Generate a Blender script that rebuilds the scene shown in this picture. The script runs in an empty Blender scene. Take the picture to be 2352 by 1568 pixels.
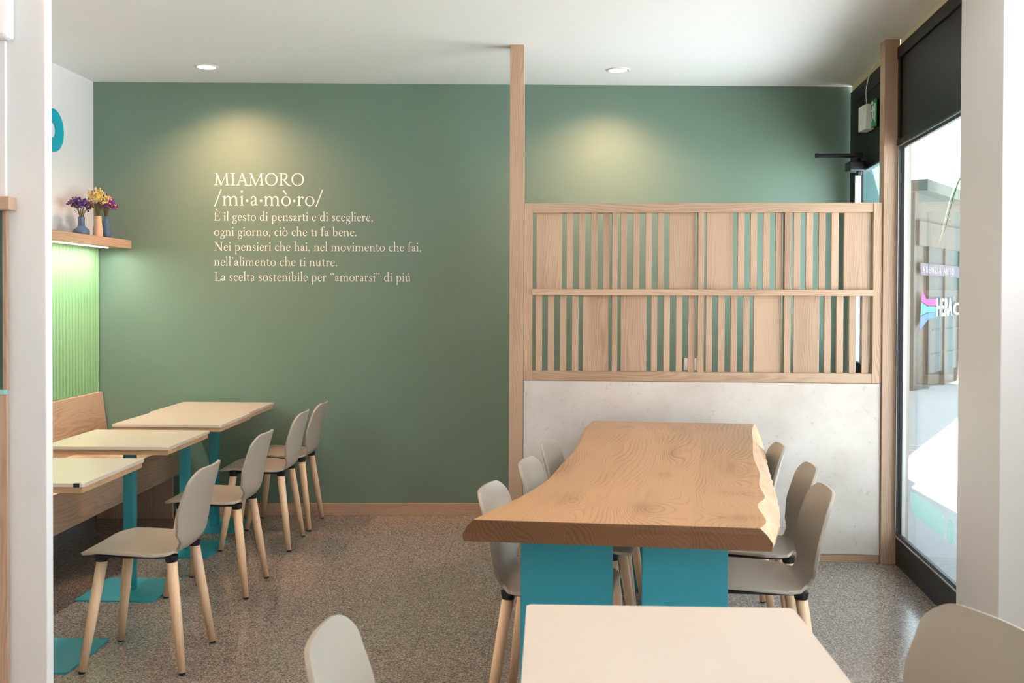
import bpy, bmesh, math, random
from mathutils import Vector, Matrix, noise
random.seed(7)
PI = math.pi
R = math.radians
sc = bpy.context.scene
C = sc.collection

# ------------------------------------------------------------------ camera
F = 35 / 36 * 2352
YAW, PIT, ROLL, CAM_H = R(1.6), R(0.8), R(0.19), 1.45
fw0 = Vector((-math.sin(YAW), math.cos(YAW), 0)); r0 = Vector((math.cos(YAW), math.sin(YAW), 0)); u0 = Vector((0, 0, 1))
fwd = fw0 * math.cos(PIT) - u0 * math.sin(PIT); up = u0 * math.cos(PIT) + fw0 * math.sin(PIT)
rgt = r0 * math.cos(ROLL) + up * math.sin(ROLL); upp = up * math.cos(ROLL) - r0 * math.sin(ROLL)
cd = bpy.data.cameras.new('camera'); cam = bpy.data.objects.new('camera', cd); C.objects.link(cam)
m3 = Matrix((rgt, upp, -fwd)).transposed()
cam.matrix_world = Matrix.Translation((0, 0, CAM_H)) @ m3.to_4x4()
cd.sensor_width = 36; cd.lens = 35; cd.shift_y = (680 - 784 + F * math.tan(PIT)) / 2352
cd.clip_start = 0.05; cd.clip_end = 300
cd.dof.use_dof = True; cd.dof.focus_distance = 5.6; cd.dof.aperture_fstop = 6.3
sc.camera = cam

# ------------------------------------------------------------------ light and exposure
vs = sc.view_settings
sc.display_settings.display_device = 'sRGB'
vs.view_transform = 'Standard'; vs.look = 'None'; vs.gamma = 1; vs.use_curve_mapping = False
vs.exposure = 0.5
w = bpy.data.worlds.new('sky'); sc.world = w; w.use_nodes = True
bg = w.node_tree.nodes['Background']
bg.inputs['Color'].default_value = (0.76, 0.88, 1.0, 1); bg.inputs['Strength'].default_value = 4.0
SUN_AZ, SUN_EL = R(30), R(60)
sl = bpy.data.lights.new('sun', 'SUN'); sun = bpy.data.objects.new('sun', sl); C.objects.link(sun)
sl.energy = 125; sl.angle = R(0.6); sl.color = (0.97, 0.97, 1.0)
sdir = Vector((math.sin(SUN_AZ) * math.cos(SUN_EL), math.cos(SUN_AZ) * math.cos(SUN_EL), -math.sin(SUN_EL)))
sun.rotation_euler = sdir.to_track_quat('-Z', 'Y').to_euler()
WARM = (1.0, 0.53, 0.33)
NEUTRAL = (1.0, 0.68, 0.43)
LAMP_WALL, LAMP_FILL, LED_W = 88, 22, 12.5
cy = sc.cycles
cy.use_denoising = True
cy.max_bounces = 10; cy.diffuse_bounces = 6; cy.glossy_bounces = 4; cy.transparent_max_bounces = 16
cy.sample_clamp_indirect = 8; cy.caustics_reflective = False; cy.caustics_refractive = False
cy.blur_glossy = 0.5

# ------------------------------------------------------------------ materials
def srgb(r, g, b):
    f = lambda c: c / 12.92 if c <= 0.04045 else ((c + 0.055) / 1.055) ** 2.4
    return (f(r / 255), f(g / 255), f(b / 255), 1)
def new_mat(name):
    m = bpy.data.materials.new(name); m.use_nodes = True
    nt = m.node_tree; b = nt.nodes['Principled BSDF']
    return m, nt, b
def nd(nt, t, **kw):
    n = nt.nodes.new(t)
    for k, v in kw.items():
        if k.startswith('i_'): n.inputs[k[2:].replace('_', ' ')].default_value = v
        else: setattr(n, k, v)
    return n
def plain(name, col, rough=0.5, spec=0.5, metal=0.0, bump=0.0, bscale=60, var=0.0):
    m, nt, b = new_mat(name)
    b.inputs['Base Color'].default_value = col; b.inputs['Roughness'].default_value = rough
    b.inputs['Specular IOR Level'].default_value = spec; b.inputs['Metallic'].default_value = metal
    if bump or var:
        tc = nd(nt, 'ShaderNodeTexCoord'); no = nd(nt, 'ShaderNodeTexNoise'); no.inputs['Scale'].default_value = bscale; no.inputs['Detail'].default_value = 4
        nt.links.new(tc.outputs['Object'], no.inputs['Vector'])
        if bump:
            bp = nd(nt, 'ShaderNodeBump'); bp.inputs['Strength'].default_value = bump; bp.inputs['Distance'].default_value = 0.002
            nt.links.new(no.outputs['Fac'], bp.inputs['Height']); nt.links.new(bp.outputs['Normal'], b.inputs['Normal'])
        if var:
            hs = nd(nt, 'ShaderNodeHueSaturation'); hs.inputs['Color'].default_value = col
            mr = nd(nt, 'ShaderNodeMapRange'); mr.inputs['To Min'].default_value = 1 - var; mr.inputs['To Max'].default_value = 1 + var
            nt.links.new(no.outputs['Fac'], mr.inputs['Value']); nt.links.new(mr.outputs['Result'], hs.inputs['Value'])
            nt.links.new(hs.outputs['Color'], b.inputs['Base Color'])
    return m
def ramp(nt, stops):
    r = nd(nt, 'ShaderNodeValToRGB'); e = r.color_ramp.elements
    while len(e) < len(stops): e.new(0.5)
    for i, (p, c) in enumerate(stops): e[i].position = p; e[i].color = c
    return r
def math_n(nt, op, a, b=None):
    n = nd(nt, 'ShaderNodeMath', operation=op)
    for i, v in enumerate((a, b)):
        if v is None: continue
        if isinstance(v, (int, float)): n.inputs[i].default_value = v
        else: nt.links.new(v, n.inputs[i])
    return n.outputs[0]
def wood(name, axis, light, dark, ring=(7, 1.1), gap=0.012, amp=0.12, contrast=0.55, rough=0.45, rnd=1.0, seams=(), var=0.10, fibre=0.35, sharp=1.6, det=2.5, bumps=(), patchy=0.0):
    """grain runs along the object's own axis; contour lines of a stretched noise field give the figure"""
    m, nt, b = new_mat(name); L = nt.links.new
    tc = nd(nt, 'ShaderNodeTexCoord'); oi = nd(nt, 'ShaderNodeObjectInfo')
    sp = nd(nt, 'ShaderNodeSeparateXYZ'); L(tc.outputs['Object'], sp.inputs[0])
    X, Y, Z = sp.outputs
    along, a1, a2 = {'X': (X, Y, Z), 'Y': (Y, X, Z), 'Z': (Z, X, Y)}[axis]
    off = math_n(nt, 'MULTIPLY', oi.outputs['Random'], 37.0 * rnd)
    plank = None
    for s in seams:                                    # glued-up boards: each has its own figure
        st = math_n(nt, 'GREATER_THAN', a1, s)
        plank = st if plank is None else math_n(nt, 'ADD', plank, st)
    if plank is not None: off = math_n(nt, 'ADD', off, math_n(nt, 'MULTIPLY', plank, 5.37))
    def vec(k1, k2):
        c = nd(nt, 'ShaderNodeCombineXYZ')
        L(math_n(nt, 'MULTIPLY', a1, k1), c.inputs[0]); L(math_n(nt, 'ADD', math_n(nt, 'MULTIPLY', along, k2), off), c.inputs[1]); L(math_n(nt, 'ADD', math_n(nt, 'MULTIPLY', a2, k1), off), c.inputs[2])
        return c.outputs[0]
    n1 = nd(nt, 'ShaderNodeTexNoise'); n1.inputs['Scale'].default_value = 1; n1.inputs['Detail'].default_value = det; n1.inputs['Roughness'].default_value = 0.45
    L(vec(*ring), n1.inputs['Vector'])
    h = math_n(nt, 'ADD', math_n(nt, 'ADD', a1, math_n(nt, 'MULTIPLY', a2, 0.6)), math_n(nt, 'MULTIPLY', n1.outputs['Fac'], amp))
    tint = None
    for kx, ky, rx, ry, kh in bumps:                   # knots bend the grain around themselves
        ex = math_n(nt, 'POWER', math_n(nt, 'ABSOLUTE', math_n(nt, 'DIVIDE', math_n(nt, 'SUBTRACT', a1, kx), rx)), 2.0)
        ey = math_n(nt, 'POWER', math_n(nt, 'ABSOLUTE', math_n(nt, 'DIVIDE', math_n(nt, 'SUBTRACT', along, ky), ry)), 2.0)
        g = math_n(nt, 'EXPONENT', math_n(nt, 'MULTIPLY', math_n(nt, 'ADD', ex, ey), -1.0))
        h = math_n(nt, 'ADD', h, math_n(nt, 'MULTIPLY', g, kh))
        g2 = math_n(nt, 'POWER', g, 3.0); tint = g2 if tint is None else math_n(nt, 'ADD', tint, g2)
    s = math_n(nt, 'SINE', math_n(nt, 'MULTIPLY', h, 2 * PI / gap))
    s = math_n(nt, 'POWER', math_n(nt, 'ADD', math_n(nt, 'MULTIPLY', s, 0.5), 0.5), sharp)
    n2 = nd(nt, 'ShaderNodeTexNoise'); n2.inputs['Scale'].default_value = 1; n2.inputs['Detail'].default_value = 4
    L(vec(ring[0] * 26, ring[1] * 4.5), n2.inputs['Vector'])
    n3 = nd(nt, 'ShaderNodeTexNoise'); n3.inputs['Scale'].default_value = 1; n3.inputs['Detail'].default_value = 2
    L(vec(ring[0] * 0.8, ring[1] * 0.7), n3.inputs['Vector'])
    if patchy:                                         # the figure fades in and out along the boards
        n4 = nd(nt, 'ShaderNodeTexNoise'); n4.inputs['Scale'].default_value = 1; n4.inputs['Detail'].default_value = 1
        L(vec(ring[0] * 1.7, ring[1] * 1.9), n4.inputs['Vector'])
        mr = nd(nt, 'ShaderNodeMapRange'); mr.inputs['From Min'].default_value = 0.35; mr.inputs['From Max'].default_value = 0.65; mr.inputs['To Min'].default_value = 1 - patchy; mr.inputs['To Max'].default_value = 1.3
        L(n4.outputs['Fac'], mr.inputs['Value']); s = math_n(nt, 'MULTIPLY', s, mr.outputs['Result'])
    f = math_n(nt, 'ADD', math_n(nt, 'MULTIPLY', s, contrast), math_n(nt, 'MULTIPLY', math_n(nt, 'SUBTRACT', n2.outputs['Fac'], 0.5), fibre * 2))
    f = math_n(nt, 'ADD', f, math_n(nt, 'MULTIPLY', math_n(nt, 'SUBTRACT', n3.outputs['Fac'], 0.5), 1.3))
    if tint is not None: f = math_n(nt, 'ADD', f, math_n(nt, 'MULTIPLY', tint, 0.35))
    rp = ramp(nt, [(0.0, light), (1.0, dark)]); L(f, rp.inputs['Fac'])
    hs = nd(nt, 'ShaderNodeHueSaturation'); L(rp.outputs['Color'], hs.inputs['Color'])
    v = math_n(nt, 'ADD', math_n(nt, 'MULTIPLY', math_n(nt, 'SUBTRACT', oi.outputs['Random'], 0.5), 2 * var), 1.0)
    if plank is not None: v = math_n(nt, 'SUBTRACT', v, math_n(nt, 'MULTIPLY', math_n(nt, 'ABSOLUTE', math_n(nt, 'SUBTRACT', plank, 1.0)), 0.05))
    L(v, hs.inputs['Value']); L(hs.outputs['Color'], b.inputs['Base Color'])
    b.inputs['Roughness'].default_value = rough
    bp = nd(nt, 'ShaderNodeBump'); bp.inputs['Strength'].default_value = 0.12; bp.inputs['Distance'].default_value = 0.001
    L(n2.outputs['Fac'], bp.inputs['Height']); L(bp.outputs['Normal'], b.inputs['Normal'])
    return m
def emit(name, col, strength):
    m, nt, b = new_mat(name)
    b.inputs['Base Color'].default_value = (0.8, 0.8, 0.8, 1)
    b.inputs['Emission Color'].default_value = (*col, 1); b.inputs['Emission Strength'].default_value = strength
    return m
def glass_mat(name, tint=(0.93, 0.97, 0.96, 1)):
    m = bpy.data.materials.new(name); m.use_nodes = True; nt = m.node_tree; nt.nodes.clear()
    o = nd(nt, 'ShaderNodeOutputMaterial'); mx = nd(nt, 'ShaderNodeMixShader'); t = nd(nt, 'ShaderNodeBsdfTransparent'); g = nd(nt, 'ShaderNodeBsdfGlossy')
    ge = nd(nt, 'ShaderNodeNewGeometry'); dp = nd(nt, 'ShaderNodeVectorMath', operation='DOT_PRODUCT')
    nt.links.new(ge.outputs['Normal'], dp.inputs[0]); nt.links.new(ge.outputs['Incoming'], dp.inputs[1])
    f5 = math_n(nt, 'POWER', math_n(nt, 'SUBTRACT', 1.0, math_n(nt, 'ABSOLUTE', dp.outputs['Value'])), 5.0)
    fres = math_n(nt, 'ADD', math_n(nt, 'MULTIPLY', f5, 0.9), 0.04)   # Schlick, the same from both faces of the pane
    t.inputs['Color'].default_value = tint; g.inputs['Roughness'].default_value = 0.0
    nt.links.new(fres, mx.inputs[0]); nt.links.new(t.outputs[0], mx.inputs[1]); nt.links.new(g.outputs[0], mx.inputs[2]); nt.links.new(mx.outputs[0], o.inputs[0])
    return m
OAK_L, OAK_D = srgb(196, 164, 138), srgb(140, 102, 74)
M = {}
M['oak_z'] = wood('oak_vertical', 'Z', OAK_L, OAK_D, ring=(9, 1.2), gap=0.011, amp=0.13, contrast=0.30, fibre=0.3)
M['oak_x'] = wood('oak_horizontal', 'X', OAK_L, OAK_D, ring=(9, 1.2), gap=0.011, amp=0.13, contrast=0.30, fibre=0.3)
M['oak_y'] = wood('oak_lengthwise', 'Y', OAK_L, OAK_D, ring=(9, 1.2), gap=0.011, amp=0.13, contrast=0.30, fibre=0.3)
KNOTS = [(-0.50, 3.30, 0.07, 0.22, 0.16), (-0.24, 3.21, 0.085, 0.16, 0.15), (-0.22, 3.84, 0.05, 0.12, 0.08), (-0.215, 4.39, 0.06, 0.30, 0.10), (0.03, 4.03, 0.07, 0.28, 0.15), (0.055, 3.52, 0.11, 0.09, 0.12), (0.05, 3.14, 0.10, 0.08, -0.10), (-0.50, 5.18, 0.08, 0.16, 0.14), (-0.62, 3.9, 0.09, 0.35, -0.10)]
M['slab'] = wood('live_edge_timber', 'Y', srgb(191, 147, 106), srgb(106, 66, 38), ring=(2.6, 0.8), gap=0.019, amp=0.26, contrast=0.42, rough=0.36, rnd=0, seams=(-0.458, -0.094), fibre=0.36, sharp=5.0, det=2.5, bumps=KNOTS, patchy=0.8)
M['bark'] = wood('bark_side', 'Y', srgb(212, 178, 142), srgb(180, 136, 98), ring=(14, 5), gap=0.03, amp=0.1, contrast=0.3, rough=0.55, rnd=0)
M['end'] = wood('end_grain', 'Y', srgb(116, 77, 47), srgb(72, 44, 25), ring=(5, 1.0), gap=0.012, amp=0.22, contrast=0.45, rough=0.5, rnd=0, seams=(-0.458, -0.094), fibre=0.25)
M['ash'] = wood('ash_legs', 'Z', srgb(240, 205, 168), srgb(206, 160, 118), ring=(14, 1.4), gap=0.012, amp=0.06, contrast=0.25, rough=0.4, var=0.04)
M['ply'] = wood('table_underlayer', 'X', srgb(200, 162, 126), srgb(150, 108, 74), ring=(12, 1.5), gap=0.012, amp=0.08, contrast=0.3)
def paint(name, col, rough=0.6, bump=0.05, spec=0.4): return plain(name, col, rough, spec, bump=bump, bscale=180, var=0.015)
M['green'] = paint('green_wall_paint', srgb(110, 134, 120), 0.55)
M['white'] = paint('white_wall_paint', srgb(236, 234, 232), 0.5)
M['satin'] = paint('white_satin_wall', srgb(236, 234, 233), 0.28, 0.02)
M['ceil'] = paint('ceiling_paint', srgb(246, 246, 246), 0.7)
M['teal'] = plain('teal_powder_coat', srgb(44, 138, 152), 0.40, bump=0.08, bscale=400)
M['cream'] = plain('cream_tabletop', srgb(213, 198, 182), 0.2, 0.5)
M['shell'] = plain('taupe_plastic', srgb(170, 160, 146), 0.36, bump=0.04, bscale=500)
M['black'] = plain('black_frame_paint', srgb(13, 12, 12), 0.42, 0.35)
M['blackp'] = plain('black_plastic', srgb(20, 22, 28), 0.4)
M['fluted'] = plain('fluted_green_panel', srgb(136, 178, 126), 0.4)
M['stone'] = None
M['chrome'] = plain('chrome', srgb(215, 225, 235), 0.15, metal=1.0)
M['foam'] = plain('pale_filler_strip', srgb(222, 212, 178), 0.8, bump=0.5, bscale=60)
M['whitep'] = plain('white_plastic', srgb(226, 226, 222), 0.4)
M['greensign'] = plain('exit_green', srgb(20, 140, 84), 0.4)
M['letter'] = plain('white_vinyl', srgb(240, 234, 228), 0.5)
M['cyan'] = plain('turquoise_letter', srgb(0, 168, 190), 0.4)
M['glass'] = glass_mat('window_glass')
M['bluevase'] = plain('blue_glazed_ceramic', srgb(78, 104, 134), 0.2, bump=0.8, bscale=70, var=0.25)
M['beigevase'] = plain('beige_ceramic', srgb(216, 178, 146), 0.5, bump=0.8, bscale=60)
M['stem'] = plain('dry_stem', srgb(112, 100, 62), 0.8)
M['violet'] = plain('violet_petals', srgb(82, 48, 150), 0.8)
M['magenta'] = plain('magenta_petals', srgb(150, 42, 130), 0.8)
M['yellow'] = plain('yellow_petals', srgb(232, 206, 110), 0.8)
M['ivory'] = plain('ivory_petals', srgb(226, 204, 172), 0.8)
M['brown'] = plain('brown_petals', srgb(140, 100, 72), 0.8)
M['leaf'] = plain('leaf_green', srgb(96, 150, 60), 0.5)
M['mint'] = plain('mint_laminate', srgb(160, 212, 200), 0.3)
M['tealdark'] = plain('dark_teal_glass', srgb(70, 104, 104), 0.12)
M['pave'] = plain('pale_paving', srgb(140, 140, 140), 0.9, bump=0.2, bscale=30, var=0.08)
M['kerb'] = plain('kerb_stone', srgb(214, 214, 212), 0.9)
M['render'] = plain('facade_render', srgb(70, 71, 66), 0.9, var=0.05, bscale=4)
M['shopglass'] = plain('shop_glass', srgb(46, 58, 58), 0.6, 0.15)
M['concrete'] = plain('facade_concrete', srgb(62, 62, 57), 0.9, var=0.06, bscale=6)
M['concrete2'] = plain('grey_jamb', srgb(168, 164, 156), 0.8)
M['decal'] = glass_mat('sea_green_film', (0.5, 0.62, 0.59, 1))
def film():
    nt = M['decal'].node_tree; t = next(n for n in nt.nodes if n.type == 'BSDF_TRANSPARENT'); mx = next(n for n in nt.nodes if n.type == 'MIX_SHADER')
    d = nd(nt, 'ShaderNodeBsdfDiffuse'); d.inputs['Color'].default_value = srgb(120, 160, 152); tr = nd(nt, 'ShaderNodeBsdfTranslucent'); tr.inputs['Color'].default_value = srgb(120, 148, 142)
    a = nd(nt, 'ShaderNodeAddShader'); m2 = nd(nt, 'ShaderNodeMixShader'); m2.inputs[0].default_value = 0.6
    nt.links.new(d.outputs[0], a.inputs[0]); nt.links.new(tr.outputs[0], a.inputs[1]); nt.links.new(t.outputs[0], m2.inputs[1]); nt.links.new(a.outputs[0], m2.inputs[2]); nt.links.new(m2.outputs[0], mx.inputs[1])
film()
M['pink'] = plain('pink_vinyl', srgb(190, 30, 110), 0.6, 0.1)
M['aqua'] = plain('aqua_vinyl', srgb(30, 130, 112), 0.6, 0.1)
M['sky_blue'] = plain('blue_vinyl', srgb(28, 84, 150), 0.6, 0.1); M['signwhite'] = plain('sign_white', srgb(140, 140, 140), 0.6, 0.1)
M['lilac'] = plain('lilac_band', srgb(72, 69, 82), 0.6, 0.1)
M['lens'] = emit('lamp_lens', (1.0, 0.86, 0.70), 14)
M['led'] = emit('led_strip_glow', (1.0, 0.97, 0.88), 22)
def stone_mat():
    m, nt, b = new_mat('speckled_plaster'); L = nt.links.new
    tc = nd(nt, 'ShaderNodeTexCoord')
    n1 = nd(nt, 'ShaderNodeTexNoise'); n1.inputs['Scale'].default_value = 26; n1.inputs['Detail'].default_value = 8; n1.inputs['Roughness'].default_value = 0.7
    n2 = nd(nt, 'ShaderNodeTexNoise'); n2.inputs['Scale'].default_value = 3; n2.inputs['Detail'].default_value = 3
    for n in (n1, n2): L(tc.outputs['Object'], n.inputs['Vector'])
    r1 = ramp(nt, [(0.28, srgb(196, 186, 178)), (0.40, srgb(224, 213, 206)), (1.0, srgb(231, 221, 214))]); L(n1.outputs['Fac'], r1.inputs['Fac'])
    r2 = ramp(nt, [(0.35, srgb(236, 232, 228)), (0.7, srgb(255, 255, 255))]); L(n2.outputs['Fac'], r2.inputs['Fac'])
    mx = nd(nt, 'ShaderNodeMixRGB', blend_type='MULTIPLY'); mx.inputs[0].default_value = 1
    L(r1.outputs[0], mx.inputs[1]); L(r2.outputs[0], mx.inputs[2]); L(mx.outputs[0], b.inputs['Base Color'])
    b.inputs['Roughness'].default_value = 0.6
    return m
M['stone'] = stone_mat()
def granite_mat():
    m, nt, b = new_mat('polished_granite'); L = nt.links.new
    tc = nd(nt, 'ShaderNodeTexCoord')
    v = nd(nt, 'ShaderNodeTexVoronoi'); v.inputs['Scale'].default_value = 210
    n1 = nd(nt, 'ShaderNodeTexNoise'); n1.inputs['Scale'].default_value = 150; n1.inputs['Detail'].default_value = 6; n1.inputs['Roughness'].default_value = 0.75
    n2 = nd(nt, 'ShaderNodeTexNoise'); n2.inputs['Scale'].default_value = 2.4; n2.inputs['Detail'].default_value = 2
    for n in (v, n1, n2): L(tc.outputs['Object'], n.inputs['Vector'])
    sx = nd(nt, 'ShaderNodeSeparateColor'); L(v.outputs['Color'], sx.inputs[0])
    f = math_n(nt, 'ADD', math_n(nt, 'MULTIPLY', sx.outputs[0], 0.45), math_n(nt, 'MULTIPLY', n1.outputs['Fac'], 0.75))
    rp = ramp(nt, [(0.34, srgb(70, 62, 58)), (0.55, srgb(126, 113, 104)), (0.72, srgb(158, 146, 136)), (0.92, srgb(190, 182, 174))]); L(f, rp.inputs['Fac'])
    sp = nd(nt, 'ShaderNodeSeparateXYZ'); L(tc.outputs['Object'], sp.inputs[0])
    def joint(c, size, o):
        fr = math_n(nt, 'FRACT', math_n(nt, 'DIVIDE', math_n(nt, 'ADD', c, o), size))
        return math_n(nt, 'LESS_THAN', math_n(nt, 'ABSOLUTE', math_n(nt, 'SUBTRACT', fr, 0.5)), 0.0012 / size)
    j = math_n(nt, 'MAXIMUM', joint(sp.outputs[0], 0.305, 0.05), joint(sp.outputs[1], 0.61, 0.1))
    mx = nd(nt, 'ShaderNodeMixRGB'); L(math_n(nt, 'MULTIPLY', j, 0.55), mx.inputs[0]); L(rp.outputs[0], mx.inputs[1]); mx.inputs[2].default_value = srgb(50, 46, 44)
    L(mx.outputs[0], b.inputs['Base Color'])
    b.inputs['Roughness'].default_value = 0.16; b.inputs['Specular IOR Level'].default_value = 0.5
    return m
M['granite'] = granite_mat()

# ------------------------------------------------------------------ mesh helpers
def link(name, bm, mat, parent=None, smooth=False, loc=None, rot=None):
    bmesh.ops.recalc_face_normals(bm, faces=bm.faces)
    me = bpy.data.meshes.new(name); bm.to_mesh(me); bm.free()
    for mm in (mat if isinstance(mat, (list, tuple)) else [mat]): me.materials.append(mm)
    if smooth:
        for p in me.polygons: p.use_smooth = True
    o = bpy.data.objects.new(name, me); C.objects.link(o)
    if parent: o.parent = parent
    if loc: o.location = loc
    if rot: o.rotation_euler = rot
    return o
def bx(bm, lo, hi, bev=0.0, seg=2, mi=0):
    r = bmesh.ops.create_cube(bm, size=1.0); vs_ = r['verts']
    s = [hi[i] - lo[i] for i in range(3)]; c = [(hi[i] + lo[i]) / 2 for i in range(3)]
    for v in vs_: v.co = Vector((v.co[i] * s[i] + c[i] for i in range(3)))
    if mi:
        for f in {f for v in vs_ for f in v.link_faces}: f.material_index = mi
    if bev:
        es = list({e for v in vs_ for e in v.link_edges})
        bmesh.ops.bevel(bm, geom=es, offset=bev, segments=seg, affect='EDGES', profile=0.5)
def box(name, lo, hi, mat, parent=None, bev=0.0, seg=2):
    """origin in the middle of the box, so that wood figure differs from piece to piece"""
    c = [(hi[i] + lo[i]) / 2 for i in range(3)]
    bm = bmesh.new(); bx(bm, [lo[i] - c[i] for i in range(3)], [hi[i] - c[i] for i in range(3)], bev, seg)
    return link(name, bm, mat, parent, loc=c)
def prism(bm, pts, z0, z1, bev=0.0):
    lo = [bm.verts.new((x, y, z0)) for x, y in pts]; hi = [bm.verts.new((x, y, z1)) for x, y in pts]
    n = len(pts); bm.faces.new(lo[::-1]); bm.faces.new(hi)
    for i in range(n): bm.faces.new((lo[i], lo[(i + 1) % n], hi[(i + 1) % n], hi[i]))
    if bev:
        es = [e for e in bm.edges if abs(e.verts[0].co.z - e.verts[1].co.z) < 1e-6]
        bmesh.ops.bevel(bm, geom=es, offset=bev, segments=2, affect='EDGES', profile=0.5)
def rrect(x0, y0, x1, y1, r, n=5):
    p = []
    for cx, cy_, a in ((x1 - r, y1 - r, 0), (x0 + r, y1 - r, 90), (x0 + r, y0 + r, 180), (x1 - r, y0 + r, 270)):
        for k in range(n + 1):
            t = R(a + 90 * k / n); p.append((cx + r * math.cos(t), cy_ + r * math.sin(t)))
    return p
def lathe(bm, prof, seg=24, org=(0, 0, 0), cap=True):
    rings = []
    for r, z in prof:
        rings.append([bm.verts.new((org[0] + r * math.cos(2 * PI * k / seg), org[1] + r * math.sin(2 * PI * k / seg), org[2] + z)) for k in range(seg)])
    for a, b in zip(rings, rings[1:]):
        for k in range(seg): bm.faces.new((a[k], a[(k + 1) % seg], b[(k + 1) % seg], b[k]))
    if cap: bm.faces.new(rings[0][::-1]); bm.faces.new(rings[-1])
def tube(bm, pts, rad, seg=8):
    pts = [Vector(p) for p in pts]; rings = []
    for i, p in enumerate(pts):
        d = (pts[min(i + 1, len(pts) - 1)] - pts[max(i - 1, 0)]).normalized()
        a = d.orthogonal().normalized() if i == 0 else (a - d * a.dot(d)).normalized()
        b = d.cross(a); r = rad[i] if isinstance(rad, (list, tuple)) else rad
        rings.append([bm.verts.new(p + a * r * math.cos(2 * PI * k / seg) + b * r * math.sin(2 * PI * k / seg)) for k in range(seg)])
    for q, s in zip(rings, rings[1:]):
        for k in range(seg): bm.faces.new((q[k], q[(k + 1) % seg], s[(k + 1) % seg], s[k]))
    bm.faces.new(rings[0][::-1]); bm.faces.new(rings[-1])
def tag(o, label, cat, group=None):
    o['label'] = label; o['category'] = cat
    if group: o['group'] = group
    return o
def thing(name, label, cat, loc=(0, 0, 0), rz=0.0, group=None):
    o = bpy.data.objects.new(name, None); C.objects.link(o); o.location = loc; o.rotation_euler = (0, 0, rz)
    return tag(o, label, cat, group)
def struct(o): o['kind'] = 'structure'; return o
def dup(root, loc, rz, label):
    r = root.copy(); C.objects.link(r); r.location = loc; r.rotation_euler = (0, 0, rz); r['label'] = label
    for ch in list(root.children):
        c = ch.copy(); C.objects.link(c); c.parent = r
        for g in ch.children:
            d = g.copy(); C.objects.link(d); d.parent = c
    return r
def empty(name, loc, rz=0.0):
    o = bpy.data.objects.new(name, None); C.objects.link(o); o.location = loc; o.rotation_euler = (0, 0, rz); return o
def spline(pts, n):
    """Catmull-Rom through the points"""
    P = [Vector(p) for p in pts]; out = []; m = len(P) - 1
    for k in range(n + 1):
        t = k / n * m; i = min(int(t), m - 1); u = t - i
        p0, p1, p2, p3 = P[max(i - 1, 0)], P[i], P[i + 1], P[min(i + 2, m)]
        out.append(0.5 * ((2 * p1) + (p2 - p0) * u + (2 * p0 - 5 * p1 + 4 * p2 - p3) * u * u + (3 * p1 - p0 - 3 * p2 + p3) * u ** 3))
    return out

# ------------------------------------------------------------------ the room
CE = 2.845
LX = -2.932
YB = -2.6
def wl(y): return 1.439 + 0.0916 * y                       # inner face of the shop front
WA = -math.atan(0.0916); WL = math.cos(WA)
bm = bmesh.new(); bx(bm, (-3.2, YB - .2, -0.2), (3.0, 7.0, 0)); 
# keep the slab inside the shop front line
for v in bm.verts:
    if v.co.x > 0: v.co.x = wl(v.co.y) + (0.12 if v.co.y > 3.9 else 0.62)
struct(link('floor', bm, M['granite']))
bm = bmesh.new(); bx(bm, (-3.2, YB - .2, CE), (3.0, 7.0, CE + 0.06))
for v in bm.verts:
    if v.co.x > 0: v.co.x = wl(v.co.y) + (0.056 if v.co.y > 3.9 else 0.62)
struct(link('ceiling', bm, M['ceil']))
struct(box('wall_left', (LX - 0.2, YB, 0), (LX, 6.7, CE), M['satin']))
GA = math.atan2(6.677 - 6.467, 2.063 + 2.932)
GL = math.hypot(6.677 - 6.467, 2.063 + 2.932)
bm = bmesh.new(); bx(bm, (0, 0, 0), (GL, 0.2, CE))
wall_back = struct(link('wall_back', bm, M['green'], loc=(LX, 6.467, 0), rot=(0, 0, GA)))
def on_wall(u, d=0.0, z=0.0):                               # u metres along the green wall, d metres out of it
    return (LX + u * math.cos(GA) + d * math.sin(GA), 6.467 + u * math.sin(GA) - d * math.cos(GA), z)
bm = bmesh.new(); bx(bm, (-1.45, -0.006, -0.04), (1.45, 0.006, 0.04), 0.002)
struct(link('baseboard_back', bm, M['oak_x'], loc=on_wall(0.56 + 1.45 + 0.03, 0.007, 0.04), rot=(0, 0, GA)))
struct(box('wall_rear', (-3.2, YB - 0.2, 0), (2.2, YB, CE), M['white']))
# stub wall that closes off the counter on the left
struct(box('wall_stub', (LX, 2.9, 0), (-1.457, 2.94, CE), M['white'], bev=0.004))
# column in the shop front, near right
col = empty('column_right', (wl(4.1) - 0.03, 4.1, 0), WA)
bm = bmesh.new(); bx(bm, (0, -0.245 / WL, 0), (0.55, 0.25 / WL, CE), 0.004)
co = link('column_right', bm, M['white'], loc=(wl(4.1) - 0.03, 4.1, 0), rot=(0, 0, WA)); struct(co); bpy.data.objects.remove(col); co.name = 'column_right'

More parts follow.
